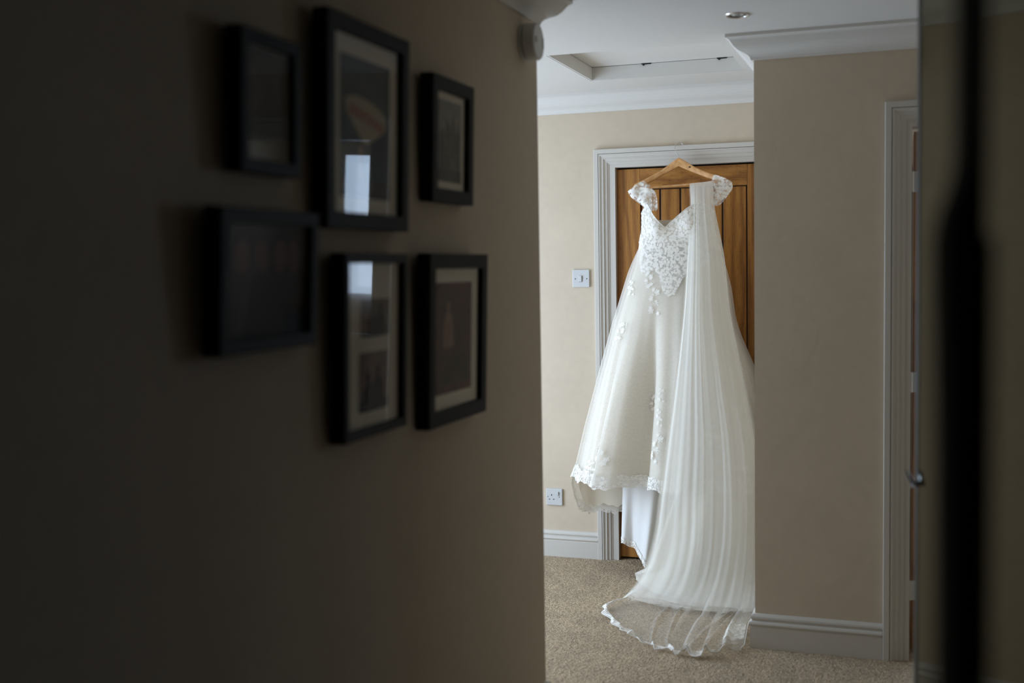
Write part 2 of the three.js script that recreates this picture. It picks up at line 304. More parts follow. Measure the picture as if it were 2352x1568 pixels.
{
  const t = faceplate('wall_socket', 'white single switched socket above the skirting', 'socket', -1.767, -1.681, 0.264, 0.350), cx = -1.738, cy = 0.309, z = DZ + 0.010;
  part(t, 'pin_hole', bx(cx - 0.0022, cx + 0.0022, cy + 0.004, cy + 0.012, z - 0.002, z + 0.0005), M.slot);
  for (const s of [-1, 1]) part(t, 'pin_hole', bx(cx + s * 0.011 - 0.0035, cx + s * 0.011 + 0.0035, cy - 0.016, cy - 0.012, z - 0.002, z + 0.0005), M.slot);
  const r = new RoundedBoxGeometry(0.011, 0.019, 0.009, 2, 0.0012); r.rotateX(0.10); r.translate(cx + 0.033, cy + 0.016, z + 0.0005); part(t, 'rocker', r, M.plastic);
  part(t, 'rocker_gap', bx(cx + 0.039, cx + 0.0402, cy + 0.007, cy + 0.026, z - 0.001, z + 0.0004), M.slot);
  for (const x of [cx - 0.020, cx + 0.041]) part(t, 'screw', cyl(0.0022, 0.0022, 0.002, [x, cy - 0.001, z], 'z', 14), std({ color: lin(0.06, 0.06, 0.06), roughness: 0.4, metalness: 0.6 }));
}

// ---------------------------------------------------------------- framed pictures on the left wall
const grainPrint = (g, w, h, n, cols, r) => { for (let i = 0; i < n; i++) { g.globalAlpha = 0.10 + 0.25 * rnd(); g.fillStyle = cols[Math.floor(rnd() * cols.length)]; g.beginPath(); g.ellipse(rnd() * w, rnd() * h, r * (0.3 + rnd()), r * (0.3 + rnd()), rnd() * 3, 0, 7); g.fill(); } g.globalAlpha = 1; };
function figure(g, x, y, s, col) { g.fillStyle = col; g.beginPath(); g.ellipse(x, y, s * 0.16, s * 0.2, 0, 0, 7); g.fill(); g.beginPath(); g.moveTo(x - s * 0.12, y + s * 0.18); g.quadraticCurveTo(x - s * 0.5, y + s * 0.3, x - s * 0.46, y + s * 1.5); g.lineTo(x + s * 0.46, y + s * 1.5); g.quadraticCurveTo(x + s * 0.5, y + s * 0.3, x + s * 0.12, y + s * 0.18); g.fill(); }
const prints = {
  dark: canvasTex(256, 320, (g, w, h) => { g.fillStyle = '#3a352b'; g.fillRect(0, 0, w, h); grainPrint(g, w, h, 160, ['#2a261f', '#4a4234', '#1c1a17'], 40); figure(g, 150, 110, 110, '#14120f'); g.fillStyle = '#55503f'; g.fillRect(0, 250, w, 70); }),
  sign: canvasTex(256, 384, (g, w, h) => {
    g.fillStyle = '#12323c'; g.fillRect(0, 0, w, h); grainPrint(g, w, h, 130, ['#0f2a33', '#1d4450', '#163038'], 50);
    g.fillStyle = '#2c2420'; g.fillRect(0, h * 0.86, w, h * 0.14); grainPrint(g, w, h, 40, ['#3f5a4c', '#6a4a3a', '#26443f'], 26);
    g.fillStyle = '#b9a98a'; g.beginPath(); g.moveTo(24, 118); g.bezierCurveTo(60, 92, 190, 110, 236, 150); g.lineTo(232, 186); g.lineTo(140, 232); g.lineTo(110, 226); g.lineTo(30, 156); g.closePath(); g.fill();
    g.fillStyle = '#a33a2c'; for (let i = 0; i < 9; i++) { g.save(); g.translate(52 + i * 20, 142 + i * 4.6); g.rotate(0.2); g.fillRect(-7, -15, 12, 30); g.restore(); }
    g.fillStyle = '#b96b3a'; g.fillRect(96, 240, 12, 90);
  }),
  castle: canvasTex(256, 384, (g, w, h) => {
    g.fillStyle = '#8d8d84'; g.fillRect(0, 0, w, h); grainPrint(g, w, h, 120, ['#9a998e', '#7b7d78', '#87897f'], 44);
    g.fillStyle = '#45463f'; for (const [x, t, ww] of [[20, 170, 60], [85, 120, 34], [112, 150, 30], [150, 105, 30], [185, 160, 56]]) { g.fillRect(x, t, ww, h - t); g.beginPath(); g.moveTo(x - 4, t); g.lineTo(x + ww / 2, t - 46); g.lineTo(x + ww + 4, t); g.fill(); }
    grainPrint(g, w, h, 90, ['#5d5a45', '#3b3d38', '#8a7c55', '#6b675a'], 22); g.fillStyle = '#3a3a34'; g.fillRect(0, h - 60, w, 60);
  }),
  group: canvasTex(384, 288, (g, w, h) => {
    g.fillStyle = '#1d1516'; g.fillRect(0, 0, w, h); grainPrint(g, w, h, 130, ['#2a1a1a', '#140f11', '#35201e'], 50);
    for (const [x, c] of [[80, '#7a4a40'], [170, '#6b3d38'], [255, '#6a4843'], [320, '#5c3a36']]) { g.fillStyle = c; g.beginPath(); g.ellipse(x, 82, 30, 42, 0, 0, 7); g.fill(); g.fillStyle = '#110d0f'; g.fillRect(x - 46, 130, 92, 170); }
    g.strokeStyle = '#4a4038'; g.lineWidth = 10; g.beginPath(); g.moveTo(110, 130); g.lineTo(70, 280); g.stroke();
  }),
  couple: canvasTex(256, 160, (g, w, h) => { g.fillStyle = '#77685a'; g.fillRect(0, 0, w, h); grainPrint(g, w, h, 70, ['#6a5c50', '#84776a'], 36); figure(g, 95, 48, 88, '#211d1b'); figure(g, 165, 36, 96, '#1a1817'); }),
  pair: canvasTex(256, 256, (g, w, h) => { g.fillStyle = '#80665a'; g.fillRect(0, 0, w, h); grainPrint(g, w, h, 70, ['#705448', '#927a6c', '#6a6460'], 36); figure(g, 80, 110, 120, '#1d1a19'); figure(g, 160, 84, 130, '#241c1c'); g.fillStyle = '#1c1a19'; g.fillRect(0, 210, w, 50); }),
  poster: canvasTex(256, 320, (g, w, h) => {
    g.fillStyle = '#5a2427'; g.fillRect(0, 0, w, h); g.fillStyle = '#43262a'; g.fillRect(20, 24, w - 40, h - 48); grainPrint(g, w - 20, h, 150, ['#5b2d2c', '#3a2a2a', '#57443a', '#2e2424'], 30);
    figure(g, 84, 70, 78, '#8a6f60'); figure(g, 160, 120, 70, '#3b2224');
    g.fillStyle = '#2a2620'; g.fillRect(24, h - 110, w - 48, 84); grainPrint(g, w, h, 30, ['#7c3b34', '#3c3a30'], 18);
  }),
};
const mountMat = std({ color: lin(0.86, 0.77, 0.62), roughness: 0.9 });
const matteGlass = phys({ color: lin(1, 1, 1), roughness: 0.02, transmission: 1, thickness: 0, ior: 1.5, specularIntensity: 0.2 });
const frontGlass = phys({ color: lin(1, 1, 1), roughness: 0.02, specularIntensity: 0.6, transmission: 1, thickness: 0, ior: 1.5 });
function picture(name, label, z0, z1, y0, y1, b, art, opt = {}) {    // z0 nearer end, z1 farther end
  const w = z0 - z1, h = y1 - y0, d = 0.035, t = thing(name, label, 'picture', [LX, y0, (z0 + z1) / 2], 'black framed pictures on the corridor wall');
  t.rotation.order = 'YXZ'; t.rotation.set(opt.lean ?? 0.03, Math.PI / 2, 0);
  const L = { local: true }, prof = [[0, 0], [0, d - 0.002], [0.002, d], [b - 0.002, d], [b, d - 0.002], [b, 0.012]], B = V(0, 0, 1);
  const v = [[-w / 2, 0, 1, 1], [w / 2, 0, -1, 1], [w / 2, h, -1, -1], [-w / 2, h, 1, -1], [-w / 2, 0, 1, 1]].map(([x, y, ax, ay]) => ({ p: V(x, y, 0), A: V(ax, ay, 0), B }));
  part(t, 'frame', sweep(prof, v, false), M.black, L);
  part(t, 'backing', bx(-w / 2 + 0.003, w / 2 - 0.003, 0.003, h - 0.003, 0.001, 0.012), M.black, L);
  const plane = (x0, x1, a, c, z) => { const g = new THREE.BoxGeometry(x1 - x0, c - a, 0.0012); g.translate((x0 + x1) / 2, (a + c) / 2, z); return g; };
  part(t, 'mount', plane(-w / 2 + b - 0.002, w / 2 - b + 0.002, b - 0.002, h - b + 0.002, 0.0195), opt.mount ?? mountMat, L);
  for (const [tex, x0, x1, a, c] of art) part(t, 'print', plane(x0, x1, a, c, 0.0206), std({ map: prints[tex], roughness: 0.75 }), L);
  const gl = new THREE.PlaneGeometry(w - 2 * b + 0.004, h - 2 * b + 0.004); gl.translate(0, h / 2, d - 0.008); part(t, 'glass', gl, opt.glass ?? frontGlass, L);
}
picture('framed_picture', 'small black frame around a dark portrait photograph', -1.716, -1.920, 1.660, 1.909, 0.025, [['dark', -0.077, 0.077, 0.027, 0.222]]);
picture('framed_picture', 'large black frame around a teal picture of a pointed sign with red lettering', -2.017, -2.402, 1.571, 2.000, 0.034, [['sign', -0.115, 0.118, 0.066, 0.356]]);
picture('framed_picture', 'black frame around a small grey picture of pointed towers', -2.545, -2.816, 1.649, 1.955, 0.034, [['castle', -0.078, 0.078, 0.053, 0.254]]);
picture('framed_picture', 'black landscape frame around a dark red group photograph', -1.632, -1.962, 1.344, 1.597, 0.026, [['group', -0.139, 0.139, 0.026, 0.227]], { lean: 0.05, glass: matteGlass });
picture('framed_picture', 'black frame with two photographs of silhouetted couples one above the other', -2.066, -2.371, 1.130, 1.521, 0.021, [['couple', -0.055, 0.085, 0.212, 0.293], ['pair', -0.062, 0.078, 0.052, 0.180]]);
picture('framed_picture', 'wide black frame around a maroon poster in a broad cream mount', -2.496, -2.885, 1.099, 1.523, 0.037, [['poster', -0.124, 0.112, 0.074, 0.352]]);

// ---------------------------------------------------------------- cloth materials
function flower(g, x, y, r, n, rot) {
  g.save(); g.translate(x, y); g.rotate(rot);
  for (let i = 0; i < n; i++) { g.save(); g.rotate(i * 2 * Math.PI / n); g.beginPath(); g.ellipse(0, -r * 0.62, r * 0.30, r * 0.42, 0, 0, 7); g.fill(); g.stroke(); g.restore(); }
  g.beginPath(); g.arc(0, 0, r * 0.2, 0, 7); g.fill(); g.restore();
}
function scroll(g, x, y, r, a, s) { g.beginPath(); for (let k = 0; k <= 26; k++) { const t = k / 26, q = a + s * t * 5.2, rr = r * (1 - 0.82 * t); const px = x + Math.cos(q) * rr, py = y + Math.sin(q) * rr; k ? g.lineTo(px, py) : g.moveTo(px, py); } g.stroke(); }
function leaf(g, x, y, r, a) { g.save(); g.translate(x, y); g.rotate(a); g.beginPath(); g.moveTo(0, 0); g.quadraticCurveTo(r * 0.45, -r * 0.5, 0, -r); g.quadraticCurveTo(-r * 0.45, -r * 0.5, 0, 0); g.fill(); g.restore(); }
function lace(w, h, n, size, base, colour = '255,255,255', wrap = true) {
  return canvasTex(w, h, (g) => {
    g.clearRect(0, 0, w, h); g.fillStyle = `rgba(${colour},${base})`; g.fillRect(0, 0, w, h);
    for (let i = 0; i < n; i++) {
      const x = rnd() * w, y = rnd() * h, r = size * (0.7 + 0.6 * rnd()), a = rnd() * 6.3, kind = rnd(), s = rnd() > 0.5 ? 1 : -1;
      for (const dx of wrap ? [-w, 0, w] : [0]) for (const dy of wrap ? [-h, 0, h] : [0]) {
        if (x + dx < -2 * r || x + dx > w + 2 * r || y + dy < -2 * r || y + dy > h + 2 * r) continue;
        g.fillStyle = 'rgba(236,234,228,0.66)'; g.strokeStyle = `rgba(${colour},1)`; g.lineWidth = Math.max(1.5, r * 0.13);
        if (kind < 0.5) flower(g, x + dx, y + dy, r, 5 + Math.floor(kind * 6), a); else if (kind < 0.88) scroll(g, x + dx, y + dy, r, a, s); else for (const q of [-0.6, 0, 0.6]) leaf(g, x + dx, y + dy, r, a + q);
      }
    }
  }, wrap);
}
function motif(sd) {                                                 // one lace sprig on nothing
  seed = sd;
  return canvasTex(128, 192, (g, w, h) => {
    g.clearRect(0, 0, w, h); g.fillStyle = 'rgba(244,242,236,0.6)'; g.strokeStyle = 'rgba(255,255,255,0.95)'; g.lineWidth = 2.5;
    const pts = []; for (let i = 0; i < 9; i++) pts.push([w * (0.5 + 0.26 * Math.sin(i * 1.7 + sd) * (0.5 + 0.5 * rnd())), h * (0.10 + 0.09 * i)]);
    for (const [x, y] of pts) { const r = 11 + 8 * rnd(); for (let q = 0; q < 2; q++) leaf(g, x + 26 * (rnd() - 0.5), y + 20 * (rnd() - 0.5), r, rnd() * 6.3); rnd() < 0.6 ? flower(g, x, y, r, 5, rnd() * 6) : scroll(g, x, y, r, rnd() * 6, rnd() > 0.5 ? 1 : -1); leaf(g, x, y, r * 1.1, rnd() * 6.3); }
  });
}
const satin = dataTex(128, 128, (u, v) => { const a = 0.975 + 0.025 * vnoise(u * 64, v * 8, 64, 51, 8); return [a, a, a]; });
M.ivory = phys({ color: lin(0.93, 0.84, 0.69), roughness: 0.95, map: satin, transmission: 0.10, thickness: 0, side: THREE.DoubleSide });
M.lining = phys({ color: lin(0.82, 0.80, 0.77), roughness: 0.8, transmission: 0.12, thickness: 0, side: THREE.DoubleSide });
const netting = dataTex(256, 256, (u, v) => { const a = 0.86 + 0.14 * vnoise(u * 128, v * 128, 128, 61); return [a, a, a]; }, false);
const tulle = (opacity, c = [0.90, 0.895, 0.875]) => phys({ color: lin(...c), roughness: 0.95, transmission: 0.15, thickness: 0, transparent: true, opacity, alphaMap: netting, side: THREE.DoubleSide });
M.tulleSkirt = tulle(0.42, [0.97, 0.92, 0.84]); M.tulleVeil = tulle(0.19, [0.98, 0.94, 0.86]); M.tulleThin = tulle(0.27, [0.98, 0.94, 0.86]); M.tulleTrain = tulle(0.66, [0.97, 0.92, 0.82]);
seed = 101; const laceAll = lace(1024, 1024, 1500, 21, 0.34);
seed = 103; const laceOpen = lace(1024, 1024, 760, 25, 0.26);
const laceMat = (t, rx, ry) => { const m = t.clone(); m.repeat.set(rx, ry); m.needsUpdate = true; return phys({ color: lin(0.96, 0.92, 0.86), map: m, transparent: true, roughness: 0.85, side: THREE.DoubleSide }); };
M.lace = phys({ color: lin(0.90, 0.88, 0.84), roughness: 0.9, side: THREE.DoubleSide });
const laceCorded = (t) => phys({ color: lin(0.96, 0.92, 0.86), map: t, bumpMap: t, bumpScale: 0.0007, transparent: true, roughness: 0.85, side: THREE.DoubleSide });

// ---------------------------------------------------------------- coat hanger
{
  const t = thing('coat_hanger', 'pale wooden coat hanger hooked over the door architrave', 'hanger', [-1.057, 1.85, -5.47]);
  const wood = oak([0.90, 0.70, 0.47], [0.80, 0.57, 0.35], 71), wm = std({ map: wood, roughness: 0.5 });
  const arms = grid(64, 24, (u, v) => {
    const s = u * 2 - 1, q = v * 2 * Math.PI, a = Math.abs(s), tip = s < 0 ? [-1.268, 1.858] : [-0.818, 1.872];
    const cx = -1.057 + (tip[0] + 1.057) * a, drop = Math.pow(a, 1.12), cy = lerp(1.974, tip[1], drop) - 0.010 * Math.sin(Math.PI * a) * (s < 0 ? 0.9 : 1.4) + 0.003;
    const cz = -5.485 + 0.050 * a * a, hh = lerp(0.021, 0.0135, sst(0, 0.45, a)) * (a > 0.985 ? 0.4 : 1), dd = lerp(0.009, 0.017, sst(0.1, 0.9, a)) * (a > 0.985 ? 0.4 : 1);
    const sg = (c, e) => Math.sign(c) * Math.pow(Math.abs(c), e);
    return V(cx, cy + hh * sg(Math.sin(q), 0.55), cz + dd * sg(Math.cos(q), 0.55));
  }, { su: 1.2, sv: 0.3 });
  part(t, 'shoulder_arms', arms, wm);
  part(t, 'trouser_bar', tube([V(-1.222, 1.857, -5.452), V(-1.05, 1.864, -5.455), V(-0.868, 1.873, -5.452)], 0.0055, 24, 10), wm);
  part(t, 'hook', tube([V(-1.058, 1.985, -5.486), V(-1.061, 2.008, -5.490), V(-1.071, 2.026, -5.500), V(-1.081, 2.045, -5.512), V(-1.078, 2.066, -5.527), V(-1.065, 2.0755, -5.534), V(-1.053, 2.071, -5.536), V(-1.047, 2.0645, -5.536)], 0.0019, 60, 8), M.steel);
  part(t, 'knot', new THREE.SphereGeometry(0.005, 12, 8).scale(1, 0.8, 0.4).translate(-1.003, 1.950, -5.4715), std({ color: lin(0.07, 0.03, 0.012), roughness: 0.6 }));
}

// ---------------------------------------------------------------- wedding dress
const dress = thing('wedding_dress', 'ivory lace and tulle wedding dress hanging on the oak door', 'dress', [-1.04, 0, -5.30]);
const XC = -1.045, ZC = -5.37;
const halfL = [[0.40, 0.530], [0.461, 0.512], [0.525, 0.486], [0.713, 0.440], [0.94, 0.379], [1.22, 0.299], [1.254, 0.287], [1.39, 0.243], [1.528, 0.198], [1.60, 0.174], [1.654, 0.163], [1.80, 0.160]];
const halfR = [[0.40, 0.49], [0.71, 0.43], [0.99, 0.352], [1.2, 0.262], [1.375, 0.238], [1.53, 0.20], [1.654, 0.168], [1.80, 0.165]];
const front = [[0.40, 0.255], [0.95, 0.185], [1.25, 0.135], [1.50, 0.090], [1.66, 0.085], [1.80, 0.075]];
// phi: 0 = right (+x), pi/2 = towards the hall (front), pi = left, 3pi/2 = back
function dressPoint(phi, y, out = 0, fold = 1) {
  const c = Math.cos(phi), s = Math.sin(phi), low = sst(1.55, 0.5, y);
  const a = c < 0 ? tab(halfL, y) : tab(halfR, y), b = s > 0 ? tab(front, y) : lerp(0.06, 0.125, low);
  let k = 1;
  if (s > -0.2) {                                                    // pleats falling from the waist, one deep valley left of the middle
    k += fold * low * (0.065 * Math.sin(phi * 9 + 0.7) + 0.05 * Math.sin(phi * 17 + 2.0 + 0.6 * y) + 0.020 * Math.sin(phi * 31 + 1.1) + (fold > 1.1 ? 0.016 * Math.sin(phi * 47 + 0.5 * y) : 0));
    k -= fold * sst(1.45, 0.75, y) * 0.34 * Math.exp(-Math.pow((phi - (1.83 + 0.05 * (1 - y))) / 0.085, 2));
    k += fold * sst(1.35, 0.7, y) * 0.07 * Math.exp(-Math.pow((phi - 2.12) / 0.16, 2));
  } else k += fold * low * 0.03 * Math.sin(phi * 12);
  const edge = Math.abs(c), kk = lerp(k, 1, edge * edge * edge);
  const sq = Math.pow(Math.abs(c), 0.92) * Math.sign(c);
  const p = V(XC + (a * kk + out) * sq, y, ZC + (b * k + out) * s);
  p.z = Math.max(p.z, -5.521); p.x = Math.min(p.x, -0.605); return p;
}
const hemY = (phi) => { const d = Math.abs(phi - Math.PI / 2); return 0.462 + 0.03 * sst(0.9, 1.6, phi - Math.PI / 2) - 0.22 * sst(1.52, 2.05, d) + 0.006 * Math.sin(phi * 23) + 0.004 * Math.sin(phi * 57); };
const waistY = 1.64;
const skirtSheet = (out, top, hemShift, nu = 260, nv = 60, fold = 1) => grid(nu, nv, (u, v) => { const phi = u * 2 * Math.PI - Math.PI / 2, h = hemY(((phi % (2 * Math.PI)) + 2 * Math.PI) % (2 * Math.PI)) + hemShift; const y = lerp(top, h, v), k = sst(1.62, 1.44, y); return dressPoint(phi, y, out * k - 0.003 * (1 - k), fold); }, { su: 6, sv: 3, closed: true });
part(dress, 'underskirt', skirtSheet(-0.012, waistY, 0.028, 260, 60, 0.85), M.ivory);
part(dress, 'tulle_overskirt', skirtSheet(0.004, 1.58, 0.0), M.tulleSkirt);
part(dress, 'tulle_overskirt', skirtSheet(0.016, 1.56, 0.004, 240, 50, 1.15), M.tulleSkirt);
// scalloped lace border round the hem
part(dress, 'hem_lace', grid(300, 8, (u, v) => { const phi = u * 2 * Math.PI - Math.PI / 2, h = hemY(((phi % 6.28319) + 6.28319) % 6.28319); return dressPoint(phi, h + lerp(0.045, -0.010 - 0.006 * Math.abs(Math.sin(phi * 40)), v), 0.019); }, { su: 16, sv: 0.32, closed: true }), laceMat(laceAll, 1, 1));
// bodice
const neck = (phi) => {                                             // top edge: sweetheart in front, straight behind
  if (phi <= 0 || phi >= Math.PI) return 1.70;
  return tab([[-1, 1.728], [-0.93, 1.742], [-0.84, 1.760], [-0.76, 1.774], [-0.68, 1.757], [-0.55, 1.724], [-0.40, 1.696], [-0.26, 1.671], [-0.18, 1.659], [-0.10, 1.676], [0.1, 1.712], [0.32, 1.745], [0.5, 1.764], [0.75, 1.770], [1, 1.735]], Math.cos(phi));
};
function bodyPoint(phi, y, out) {                                   // bodice above the waist running into the skirt
  const p = dressPoint(phi, y, out, sst(1.58, 1.42, y)), bust = Math.exp(-Math.pow((y - 1.675) / 0.055, 2)) * Math.max(0, Math.sin(phi));
  p.z += 0.035 * bust * (Math.exp(-Math.pow((p.x + 1.135) / 0.05, 2)) + Math.exp(-Math.pow((p.x + 0.955) / 0.05, 2))); return p;
}
const wrap = (phi) => ((phi % 6.283185) + 6.283185) % 6.283185;
part(dress, 'bodice', grid(120, 30, (u, v) => { const phi = u * 2 * Math.PI - Math.PI / 2; return bodyPoint(phi, lerp(neck(wrap(phi)), 1.52, v), lerp(0.006, -0.004, sst(0.55, 1, v))); }, { su: 4.4, sv: 1.15, closed: true }), M.ivory);
part(dress, 'bodice_lace', grid(170, 60, (u, v) => {                 // corded lace over the bodice, running down over the skirt in points
  const phi = lerp(0.02, Math.PI - 0.02, u), x = dressPoint(phi, 1.5).x;
  const low = tab([[-1.25, 1.60], [-1.215, 1.57], [-1.195, 1.50], [-1.175, 1.452], [-1.150, 1.456], [-1.125, 1.47], [-1.10, 1.445], [-1.08, 1.372], [-1.060, 1.343], [-1.035, 1.352], [-1.012, 1.41], [-0.985, 1.455], [-0.94, 1.46], [-0.90, 1.49], [-0.86, 1.55]], x) - 0.006 * Math.abs(Math.sin(phi * 38));
  const y = lerp(neck(phi) - 0.001, low, v); return bodyPoint(phi, y, lerp(0.009, 0.021, sst(1.60, 1.48, y)));
}, { metric: 0.27 }), laceCorded(laceAll));
part(dress, 'neck_trim', tube(Array.from({ length: 61 }, (_, i) => { const phi = lerp(0.05, Math.PI - 0.05, i / 60); return bodyPoint(phi, neck(phi), 0.009); }), 0.0016, 180, 6), M.lace);
// cap sleeves of open lace, a front and a back panel folded over the hanger arm
function sleeve(net, sv) {
  const g = grid(28, 28, (u, v) => { const p = netPoint(net, u, v), e = Math.max(0, v - 0.86) / 0.14; p.y += 0.006 * e * Math.abs(Math.sin(u * 22)); p.z += 0.006 * Math.sin(u * 9) * Math.sin(v * 7); return p; }, { metric: sv });
  return part(dress, 'cap_sleeve', g, laceMat(laceOpen, 1, 1));
}
sleeve([[[-1.292, 1.842, -5.412], [-1.250, 1.872, -5.405], [-1.212, 1.889, -5.412], [-1.192, 1.866, -5.420]], [[-1.272, 1.812, -5.400], [-1.245, 1.824, -5.395], [-1.205, 1.836, -5.392], [-1.172, 1.838, -5.395]], [[-1.232, 1.782, -5.385], [-1.215, 1.788, -5.375], [-1.192, 1.792, -5.372], [-1.166, 1.796, -5.372]], [[-1.190, 1.752, -5.352], [-1.182, 1.748, -5.345], [-1.172, 1.748, -5.340], [-1.158, 1.750, -5.338]]], 0.26);
sleeve([[[-1.290, 1.842, -5.445], [-1.250, 1.874, -5.455], [-1.212, 1.892, -5.465], [-1.192, 1.866, -5.465]], [[-1.255, 1.806, -5.460], [-1.235, 1.816, -5.465], [-1.200, 1.826, -5.470], [-1.166, 1.828, -5.470]], [[-1.205, 1.745, -5.455], [-1.195, 1.745, -5.455], [-1.180, 1.745, -5.455], [-1.155, 1.745, -5.455]]], 0.26);
sleeve([[[-0.892, 1.880, -5.430], [-0.876, 1.904, -5.425], [-0.835, 1.890, -5.414], [-0.797, 1.872, -5.412]], [[-0.885, 1.846, -5.405], [-0.866, 1.850, -5.395], [-0.826, 1.846, -5.400], [-0.790, 1.846, -5.412]], [[-0.884, 1.806, -5.385], [-0.868, 1.806, -5.378], [-0.836, 1.806, -5.385], [-0.802, 1.818, -5.400]], [[-0.886, 1.768, -5.372], [-0.872, 1.764, -5.368], [-0.858, 1.766, -5.368], [-0.842, 1.778, -5.376]]], 0.26);
sleeve([[[-0.892, 1.876, -5.455], [-0.876, 1.899, -5.460], [-0.835, 1.882, -5.455], [-0.797, 1.868, -5.445]], [[-0.880, 1.83, -5.470], [-0.866, 1.83, -5.470], [-0.836, 1.826, -5.468], [-0.806, 1.828, -5.455]], [[-0.890, 1.76, -5.455], [-0.880, 1.758, -5.455], [-0.870, 1.758, -5.455], [-0.855, 1.764, -5.455]]], 0.26);
// lace sprigs sewn on the skirt: x, y, width, height, turn
const motifs = [201, 203, 207].map((s) => phys({ color: lin(0.97, 0.93, 0.87), map: motif(s), transparent: true, roughness: 0.85, side: THREE.DoubleSide }));
[[-1.125, 1.31, 0.060, 0.120, 0.1], [-1.285, 1.175, 0.060, 0.085, -0.5], [-1.235, 1.375, 0.045, 0.07, 0.3], [-1.083, 0.885, 0.035, 0.060, 0.1], [-1.130, 0.845, 0.030, 0.075, -0.2], [-1.090, 0.780, 0.038, 0.075, 0.1], [-1.108, 0.640, 0.058, 0.13, -0.2], [-1.15, 1.42, 0.05, 0.08, 0], [-0.86, 0.70, 0.09, 0.11, 0.2], [-0.72, 0.50, 0.12, 0.13, 0.4], [-1.36, 0.60, 0.07, 0.10, 0.5], [-1.43, 0.52, 0.08, 0.07, 0.2]].forEach(([x, y, w, h, r], n) => {
  let best = Math.PI / 2, d = 9; for (let q = 0.1; q < 3.05; q += 0.004) { const e = Math.abs(dressPoint(q, y).x - x); if (e < d) { d = e; best = q; } }
  const perX = Math.max(0.05, Math.abs(dressPoint(best + 0.02, y).distanceTo(dressPoint(best - 0.02, y))) / 0.04);
  part(dress, 'lace_applique', grid(10, 12, (u, v) => { const a = (u - 0.5) * w * 1.45, b = (0.5 - v) * h * 1.3, ca = Math.cos(r), sa = Math.sin(r); return dressPoint(best - (a * ca - b * sa) / perX, y + a * sa + b * ca, 0.021, 1.1); }), motifs[n % 3]);
});
// lining seen below the raised front hem
part(dress, 'lining', grid(60, 30, (u, v) => {
  const top = [lerp(-1.315, -0.96, u), 0.50, -5.36 + 0.10 * Math.sin(u * Math.PI)], bot = [lerp(-1.322, -1.03, u), lerp(0.155, 0.05, sst(0, 0.9, u)), lerp(-5.345, -5.16, sst(0, 0.7, u))];
  const f = 0.020 * Math.sin(u * 15 + 0.6) + 0.010 * Math.sin(u * 27); return V(lerp(top[0], bot[0], v), lerp(top[1], bot[1], v) + 0.006 * v * Math.sin(u * 30), lerp(top[2], bot[2], v) + f * (0.3 + 0.7 * v));
}, { su: 1, sv: 1 }), M.lining, { label: 'grey-white satin lining' });
part(dress, 'lining_edge', grid(40, 4, (u, v) => { const y = lerp(0.155, 0.05, sst(0, 0.9, u)); return V(lerp(-1.322, -1.03, u), y + lerp(0.02, -0.012, v) + 0.006 * Math.sin(u * 30), lerp(-5.345, -5.16, sst(0, 0.7, u)) + 0.005 + 0.020 * Math.sin(u * 15 + 0.6) + 0.010 * Math.sin(u * 27)); }, { su: 2, sv: 0.2 }), laceMat(laceAll, 1, 1));
// the train, gathered from behind and brought forward onto the carpet
const trainNet = [
  [[-1.02, 0.56, -5.30], [-0.92, 0.56, -5.24], [-0.80, 0.56, -5.24], [-0.70, 0.56, -5.27], [-0.62, 0.56, -5.32]],
  [[-1.04, 0.40, -5.24], [-0.93, 0.40, -5.17], [-0.81, 0.40, -5.16], [-0.70, 0.40, -5.20], [-0.615, 0.40, -5.28]],
  [[-1.085, 0.24, -5.17], [-0.96, 0.24, -5.10], [-0.83, 0.24, -5.08], [-0.71, 0.24, -5.12], [-0.612, 0.24, -5.22]],
  [[-1.125, 0.115, -5.15], [-1.00, 0.12, -5.04], [-0.85, 0.12, -5.01], [-0.71, 0.12, -5.04], [-0.612, 0.12, -5.14]],
  [[-1.185, 0.045, -5.22], [-1.05, 0.05, -5.06], [-0.87, 0.045, -4.975], [-0.71, 0.045, -4.99], [-0.614, 0.045, -5.07]],
  [[-1.190, 0.008, -5.22], [-1.04, 0.008, -5.00], [-0.87, 0.006, -4.935], [-0.72, 0.006, -4.950], [-0.616, 0.006, -5.02]],
];
const trainAt = (o) => (u, v) => { const p = netPoint(trainNet, u, v), w = sst(0, 0.3, v) * (1 - 0.75 * sst(0.75, 1, v)); p.z += o + w * (0.022 * Math.sin(u * 19 + v * 2) + 0.012 * Math.sin(u * 37 + 1 - v * 3)); p.y = Math.max(0.004 + o * 0.1, p.y + sst(0.6, 0.9, v) * 0.016 * (vnoise(u * 14, v * 9, 64, 77) - 0.4)); p.x += 0.006 * Math.sin(v * 21 + u * 9) * sst(0.3, 0.8, v); return p; };
part(dress, 'train', grid(120, 90, trainAt(0), { su: 2, sv: 2 }), M.ivory);
part(dress, 'train_tulle', grid(120, 90, (u, v) => { const p = trainAt(0.022)(u * 1.0, v); p.x -= 0.035 * (1 - u) * sst(0.5, 1, v); return p; }, { su: 4, sv: 4 }), M.tulleTrain);
part(dress, 'train_lace', grid(140, 8, (u, v) => { const p = trainAt(0.026)(u, 0.86 + 0.14 * v); p.z += 0.022 * v; p.y = Math.max(0.007, p.y) + 0.004; return p; }, { su: 3, sv: 0.36 }), laceMat(laceAll, 1, 1));

